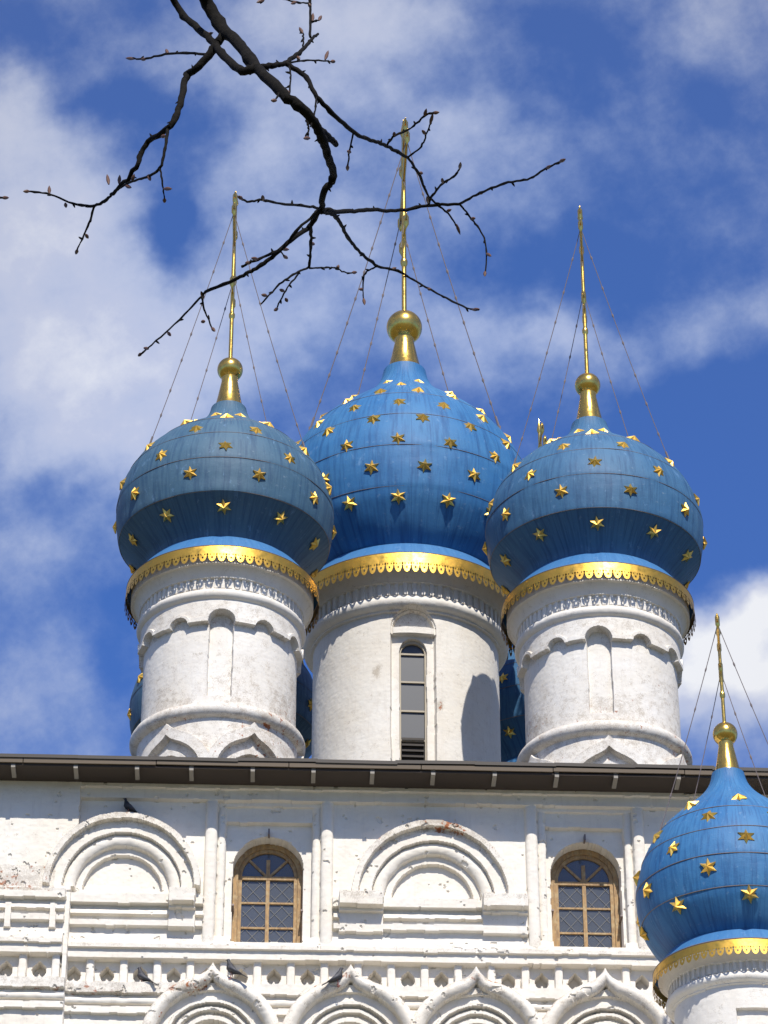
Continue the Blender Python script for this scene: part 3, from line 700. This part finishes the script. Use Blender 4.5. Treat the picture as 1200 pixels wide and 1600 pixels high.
T['back_left'] = tower(352, 1108, YB, 148, 'blue_grey', 1.16, .36, .122, side_rows, 'plain', 10, 8, .150, 690, 760, 2.2, detail=False, wear_seed=4)
T['back_right'] = tower(858, 1134, YB, 148, 'blue_mid', 1.16, .36, .122, side_rows, 'plain', 10, 8, .150, 655, 735, 2.2, detail=False, wear_seed=5)
T['chapel'] = tower(1150, 1396, -4.0, 155, 'blue', 1.34, .36, .128, (-.44, -.15, .16, .46, .74), 'panel', 8, 8, .135, 970, 1014, 1.5, aim=True, wear_seed=6, lowz=-5.0)
for k_, l_ in (('left', 'grey-blue dome on the left front drum'), ('right', 'mid-blue dome on the right front drum'), ('centre', 'largest and brightest blue dome on the central drum'), ('chapel', 'bright blue dome at the lower right corner'), ('back_left', 'blue dome half hidden behind the left drum'), ('back_right', 'blue dome hidden behind the right drum')): T[k_]['label'] = l_
star_me = star_mesh(1.0, .48)
vis = sorted([s for s in STARS if s[5]], key=lambda s: -s[0]); ind = vis[:100]; rest = [s for s in STARS if s[5] and s not in ind] + [s for s in STARS if not s[5]]
def star_matrix(p, nrm, r):
    up = Vector((0, 0, 1)); zx = nrm; yx = (up-zx*up.dot(zx)).normalized(); xx = yx.cross(zx)
    m3 = Matrix((xx, yx, zx)).transposed().to_4x4(); return Matrix.Translation(p) @ m3 @ Matrix.Rotation(R_(random.uniform(-9, 9)), 4, 'Z') @ Matrix.Rotation(R_(random.uniform(-7, 7)), 4, 'X') @ Matrix.Rotation(R_(random.uniform(-7, 7)), 4, 'Y') @ Matrix.Diagonal((r*.94, r*random.uniform(.88, .98), r*random.uniform(.8, 1.15), 1))
for k, (f, p, nrm, dome, r, _) in enumerate(ind):
    o = bpy.data.objects.new('star', star_me); sc.collection.objects.link(o); o.parent = dome
    o.matrix_parent_inverse = Matrix.Identity(4); o.matrix_local = star_matrix(p, nrm, r)
b = MB()
for f, p, nrm, dome, r, _ in rest:
    mm = star_matrix(p, nrm, r); b.add([mm @ v.co for v in star_me.vertices], [tuple(q.vertices) for q in star_me.polygons])
o = own(b.build('stars', M['gold_star'], church, smooth=False)); o['kind'] = 'stuff'
# chapel body under the corner cupola (below the frame)
c = at(1150, 1396, -4.0); b = MB(); b.box(c.x-2.6, c.x+4.4, -7.0, -.03, 0, 12.6); b.add([(c.x-2.9, -7.3, 12.6), (c.x+4.7, -7.3, 12.6), (c.x+4.7, 0, 12.6), (c.x-2.9, 0, 12.6), (c.x, -4, 14.2)], [(0, 1, 4), (1, 2, 4), (2, 3, 4), (3, 0, 4)])
own(b.build('chapel', M['wall'], church, smooth=False))

# ------------------------------------------------------------------ pigeons
def pigeon(px, py, Y, heading, label, s=1.0, lean=0):
    s *= .86
    p0 = at(px, py, Y); root = empty('pigeon', p0); tag(root, label, 'bird', 'pigeons perched on the white ledges')
    root.rotation_euler = (0, 0, R_(heading)); root.scale = (s, s, s)
    b = MB(); sec = [(-.17, .075, .012, .006), (-.12, .085, .026, .013), (-.07, .10, .042, .035), (-.02, .122, .055, .055), (.03, .145, .056, .062), (.065, .175, .045, .052), (.082, .208, .030, .034), (.090, .236, .026, .029), (.100, .256, .024, .024), (.118, .262, .014, .014), (.126, .262, .004, .004)]
    vs = []; n = 14
    for x, z, wy, wz in sec:
        for k in range(n):
            a = 2*math.pi*k/n; tl = .5 if z > .15 else .25
            vs.append((x-math.sin(a)*wz*tl*(1 if x > 0 else 0), wy*math.cos(a), z+math.sin(a)*wz))
    ca, sa = math.cos(R_(14)), math.sin(R_(14))
    def tilt(L): return [(x*ca-(z-.1)*sa, y, .115+x*sa+(z-.1)*ca) for x, y, z in L]
    vs = tilt(vs)
    fs = [(i*n+k, i*n+(k+1) % n, (i+1)*n+(k+1) % n, (i+1)*n+k) for i in range(len(sec)-1) for k in range(n)] + [tuple(range(n-1, -1, -1)), tuple((len(sec)-1)*n+k for k in range(n))]
    b.add(vs, fs); b.build('body', M['plume'], root, sharp=80)
    b = MB(); b.add([(-.13, -.020, .088), (-.13, .020, .088), (-.26, .034, .040), (-.27, 0, .036), (-.26, -.034, .040), (-.13, -.020, .076), (-.13, .020, .076), (-.26, .034, .034), (-.27, 0, .030), (-.26, -.034, .034)],
                    [(0, 1, 2, 3, 4), (9, 8, 7, 6, 5), (0, 4, 9, 5), (4, 3, 8, 9), (3, 2, 7, 8), (2, 1, 6, 7), (1, 0, 5, 6)]); b.v = tilt(b.v); b.build('tail', M['plume'], root, smooth=False)
    for sg in (-1, 1):
        b = MB(); b.tube([(.05, sg*.045, .155), (0, sg*.058, .132), (-.07, sg*.05, .105), (-.17, sg*.022, .075)], [.012, .038, .028, .004], 8); b.v = tilt(b.v); b.build('wing', M['wingm'], root, sharp=80)
        b = MB(); b.tube([(.0, sg*.022, .095), (.008, sg*.022, .0)], [.008, .005], 6)
        for q in (-.02, 0, .02): b.tube([(.008, sg*.022, .004), (.04, sg*.022+q, .003)], .0035, 5)
        b.build('leg', M['pfoot'], root)
    b = MB(); b.tube([(.118, 0, .260), (.147, 0, .252)], [.008, .0015], 6); b.v = tilt(b.v); b.build('beak', M['beak'], root)
    return root
M['wingm'] = mat('pigeon_wing', (.06, .062, .075), .6)
pigeon(200, 1273, -.10, 190, 'dark pigeon perched on top of the left round blind arch under the eaves', 1.0)
pigeon(222, 1541, -.06, 150, 'grey pigeon standing on the ledge in front of a pierced hole of the frieze', 1.15)
pigeon(362, 1530, -.25, 155, 'black pigeon beside the tip of the left ogee arch below the arched window', 1.2)
pigeon(527, 1541, -.27, 15, 'dark pigeon crouched on the left shoulder of the second ogee arch', 1.1)

# ------------------------------------------------------------------ tree
tree = empty('tree', (-2.6, -37.6, 0)); tag(tree, 'bare dark tree branch with swelling buds hanging across the sky above the domes', 'tree')
def town(o, par=None):
    o.parent = par or tree
    o.matrix_parent_inverse = Matrix.Translation(-tree.location) if par is None else Matrix.Identity(4)
    return o
def bd(px, py): return 5.0+.32*math.sin(px*.011+.6)+.30*math.sin(py*.013+px*.004)
def tp(px, py): return deep(px, py, bd(px, py))
U_ = 5.0/FPX
def branch(name, pts, w0, w1, buds=()):
    P = [np.array(q) for q in catmull([tuple(map(float, p)) for p in pts], 6)]; n = len(P); rs = []; vs = []
    seed = int(abs(pts[0][0])*7+abs(pts[-1][1])) % 1000; rg_ = np.random.RandomState(seed)
    for i, p in enumerate(P):
        t = i/(n-1); wv = (w0+(w1-w0)*t)*(1+.09*rg_.randn()*(1 if w0 < 8 else .35))
        if i % 11 == 6: wv *= 1.2
        jit = rg_.randn(2)*(.35+.03*min(w0, 14)) if 0 < i < n-1 else np.zeros(2)
        q = tp(p[0]+jit[0], p[1]+jit[1]); vs.append(q); rs.append(max(wv, 1.8)/2*U_)
    b = MB(); b.tube(vs, rs, 9 if w0 > 8 else 6)
    # little side spurs
    sp_ = b
    for i in range(4, n-3, 5):
        if rg_.rand() < .75:
            a = rg_.rand()*2*math.pi; d = Vector((math.cos(a), rg_.uniform(-.4, .4), math.sin(a))).normalized(); L = (4+3*rg_.rand()+min(w0, 16)*.35)*U_
            sp_.tube([vs[i], vs[i]+d*L*.6, vs[i]+d*L], [1.6*U_+min(rs[i]*.3, 2*U_), 1.7*U_, .6*U_], 5)
    br = town(b.build(name, M['bark'], sharp=70))
    for bx, by, ang, ln in buds:
        p = tp(bx, by); a = R_(ang); e = tp(bx+math.cos(a)*ln, by-math.sin(a)*ln)
        d = e-p; k = MB(); k.tube([p, p+d*.15, p+d*.4, p+d*.7, e], [1.1*U_, 2.0*U_, 3.0*U_, 2.3*U_, .3*U_], 8); k.build('bud', M['bud'], br)
    return br
B = branch
B('limb', [(-900, -1100), (-500, -720), (-150, -430), (120, -230), (250, -110)], 62, 30)
B('branch', [(250, -110), (305, -40), (321, 0), (346, 42), (375, 71), (400, 104), (442, 146), (484, 182), (500, 208), (510, 237), (521, 275), (506, 300), (502, 330)], 23, 9)
town_l = bpy.data.objects
B('branch', [(496, 200), (512, 212), (525, 226)], 12, 9)
B('branch', [(235, -110), (262, -30), (271, 0), (292, 29), (329, 62), (354, 92), (379, 110), (400, 106)], 9, 14, [(322, 55, 20, 12)])
B('branch', [(396, 108), (425, 102), (446, 98), (471, 79), (486, 62), (497, 53)], 10, 4)
B('branch', [(350, 50), (333, 79), (310, 104), (290, 121), (283, 158), (267, 196), (227, 227), (212, 262), (183, 296)], 14, 6, [(170, 288, 100, 16), (186, 287, 85, 14), (206, 283, 70, 12), (196, 290, -20, 10)])
B('twig', [(183, 296), (166, 312), (148, 321), (121, 320), (79, 304), (42, 299)], 5.5, 3, [(77, 303, 90, 13), (102, 317, -80, 8), (46, 299, 180, 10)])
B('twig', [(329, 86), (292, 83), (258, 85), (225, 92), (202, 91)], 4.5, 3, [(262, 84, 110, 8), (210, 92, 175, 14), (228, 92, 190, 8)])
B('twig', [(148, 321), (137, 354), (119, 394)], 4, 2.5, [(134, 366, -60, 8), (121, 390, -110, 8)])
B('twig', [(262, 200), (258, 233), (250, 262), (233, 275), (208, 283), (179, 298)], 5, 3.5, [(232, 274, -70, 9), (258, 212, 200, 7)])
B('twig', [(250, 262), (254, 287), (257, 312)], 3.4, 2.4, [(256, 295, 0, 13), (257, 310, -90, 7)])
B('twig', [(-160, 250), (-70, 285), (-20, 303), (4, 309)], 4, 3, [(3, 309, 0, 11)])
B('branch', [(446, 99), (479, 121), (492, 146), (521, 179), (552, 206), (579, 219), (604, 228), (637, 246)], 8, 5.5)
B('twig', [(637, 246), (654, 271), (671, 308), (700, 333), (715, 356)], 5, 3, [(655, 270, -10, 6), (698, 330, 20, 8), (713, 350, -70, 18)])
B('twig', [(604, 228), (617, 212), (642, 200), (667, 179), (683, 175)], 4, 3, [(663, 182, 75, 13), (676, 177, 10, 11), (616, 213, 90, 7)])
B('twig', [(637, 246), (658, 229), (667, 208), (674, 190)], 3.5, 2.5, [(672, 194, 75, 18), (665, 210, 130, 9)])
B('twig', [(669, 322), (674, 308), (692, 287), (712, 273), (719, 260)], 5, 3, [(718, 264, 80, 11), (692, 286, 100, 8), (669, 318, 100, 12)])
B('twig', [(446, 98), (475, 95), (506, 95), (523, 97)], 3.2, 2.2, [(508, 93, 70, 15), (517, 96, 0, 7), (468, 93, 130, 7)])
B('twig', [(485, -30), (485, 0), (485, 25), (485, 58)], 4.5, 4.5, [(488, 34, 85, 14), (486, 12, 120, 9)])
B('twig', [(485, 36), (494, 33), (500, 31)], 2.5, 2.2, [(498, 32, 60, 9)])
B('twig', [(473, 72), (474, 56), (471, 46)], 3, 2.2, [(473, 52, 120, 11)])
B('twig', [(486, 6), (462, 3), (442, -2), (420, -4), (407, 5)], 3, 2.4, [(412, 0, 200, 12), (463, 3, 200, 9)])
B('twig', [(452, 101), (454, 121), (452, 148)], 3, 2.4, [(452, 145, 150, 9)])
B('twig', [(494, 150), (492, 175), (485, 198)], 2.8, 2.2)
B('twig', [(478, 188), (482, 200), (481, 215)], 3, 2.4, [(484, 216, 180, 10)])
B('twig', [(552, 207), (546, 237), (543, 263)], 3, 2.4, [(548, 238, 160, 6), (543, 258, -90, 9)])
B('twig', [(430, 157), (440, 140), (447, 137)], 3, 2, [(424, 157, 0, 9)])
B('branch', [(500, 328), (512, 329), (542, 331), (579, 328), (617, 329), (667, 322), (717, 319)], 8.5, 5)
B('twig', [(717, 319), (750, 302), (787, 287), (825, 280), (854, 263), (881, 250)], 4.8, 3, [(853, 264, 35, 10), (874, 253, 25, 11), (749, 302, 10, 6)])
B('twig', [(719, 320), (737, 342), (754, 367), (760, 396), (758, 429)], 4, 2.4, [(736, 342, 10, 7), (760, 396, -30, 9), (758, 424, -95, 8)])
B('branch', [(505, 330), (519, 334), (531, 348), (546, 375), (567, 398), (590, 416)], 8, 5)
B('twig', [(590, 416), (621, 423), (650, 440), (683, 458), (729, 481), (748, 484)], 4.6, 3, [(738, 484, 5, 12), (612, 421, 20, 8), (668, 451, -15, 7)])
B('twig', [(590, 416), (571, 427), (567, 450), (569, 473)], 3.2, 2.2, [(567, 452, 180, 6), (568, 466, -80, 11)])
B('branch', [(501, 328), (496, 333), (483, 354), (454, 375), (425, 402), (400, 419), (375, 433), (321, 456)], 9, 5)
B('twig', [(321, 456), (300, 479), (258, 521), (217, 556)], 4.4, 2.6, [(262, 519, -50, 8), (232, 545, 170, 8), (221, 552, -140, 7)])
B('twig', [(497, 329), (462, 362), (442, 387), (396, 408), (377, 417)], 5, 4, [(403, 405, 170, 11), (392, 411, 175, 9)])
B('twig', [(436, 391), (446, 401)], 3, 2, [(440, 389, -5, 12), (443, 400, -30, 8)])
B('twig', [(499, 326), (470, 321), (442, 319), (410, 313), (387, 315), (373, 307)], 4.6, 3, [(411, 313, 95, 8), (379, 311, 150, 9)])
B('twig', [(486, 350), (486, 383), (483, 417)], 6, 4, [(486, 380, -20, 6)])
B('twig', [(483, 417), (458, 429), (433, 448), (408, 475)], 4, 2.4, [(417, 462, 170, 9)])
B('twig', [(467, 427), (446, 454), (431, 485)], 3, 2.2, [(444, 455, 160, 8), (434, 482, -150, 7), (446, 466, -60, 7)])
B('twig', [(484, 419), (510, 418), (525, 419), (540, 426), (556, 426)], 3.5, 2.2, [(527, 420, 70, 7), (550, 426, 5, 8)])
B('twig', [(315, 457), (319, 483), (333, 517)], 3.4, 2.2, [(318, 466, 110, 12), (320, 502, 190, 6), (331, 512, -50, 8)])
# trunk out of the picture on the left, carrying the limb
pL = tp(-900, -1100); b = MB(); tr = tree.location
b.tube([tr+Vector((0, 0, -.05)), tr+Vector((.02, .02, .5)), tr+Vector((-.05, .04, 2.2)), tr+Vector((.03, 0, 4)), (pL.x-.15, pL.y-.1, pL.z-.6), (pL.x, pL.y, pL.z)+Vector((0,0,0)) if False else (pL.x, pL.y, pL.z), (pL.x-.2, pL.y+.1, pL.z+1.6), (pL.x, pL.y+.3, pL.z+3)], [.26, .19, .16, .14, .11, .09, .06, .02], 14)
town(b.build('trunk', M['bark'], sharp=70))
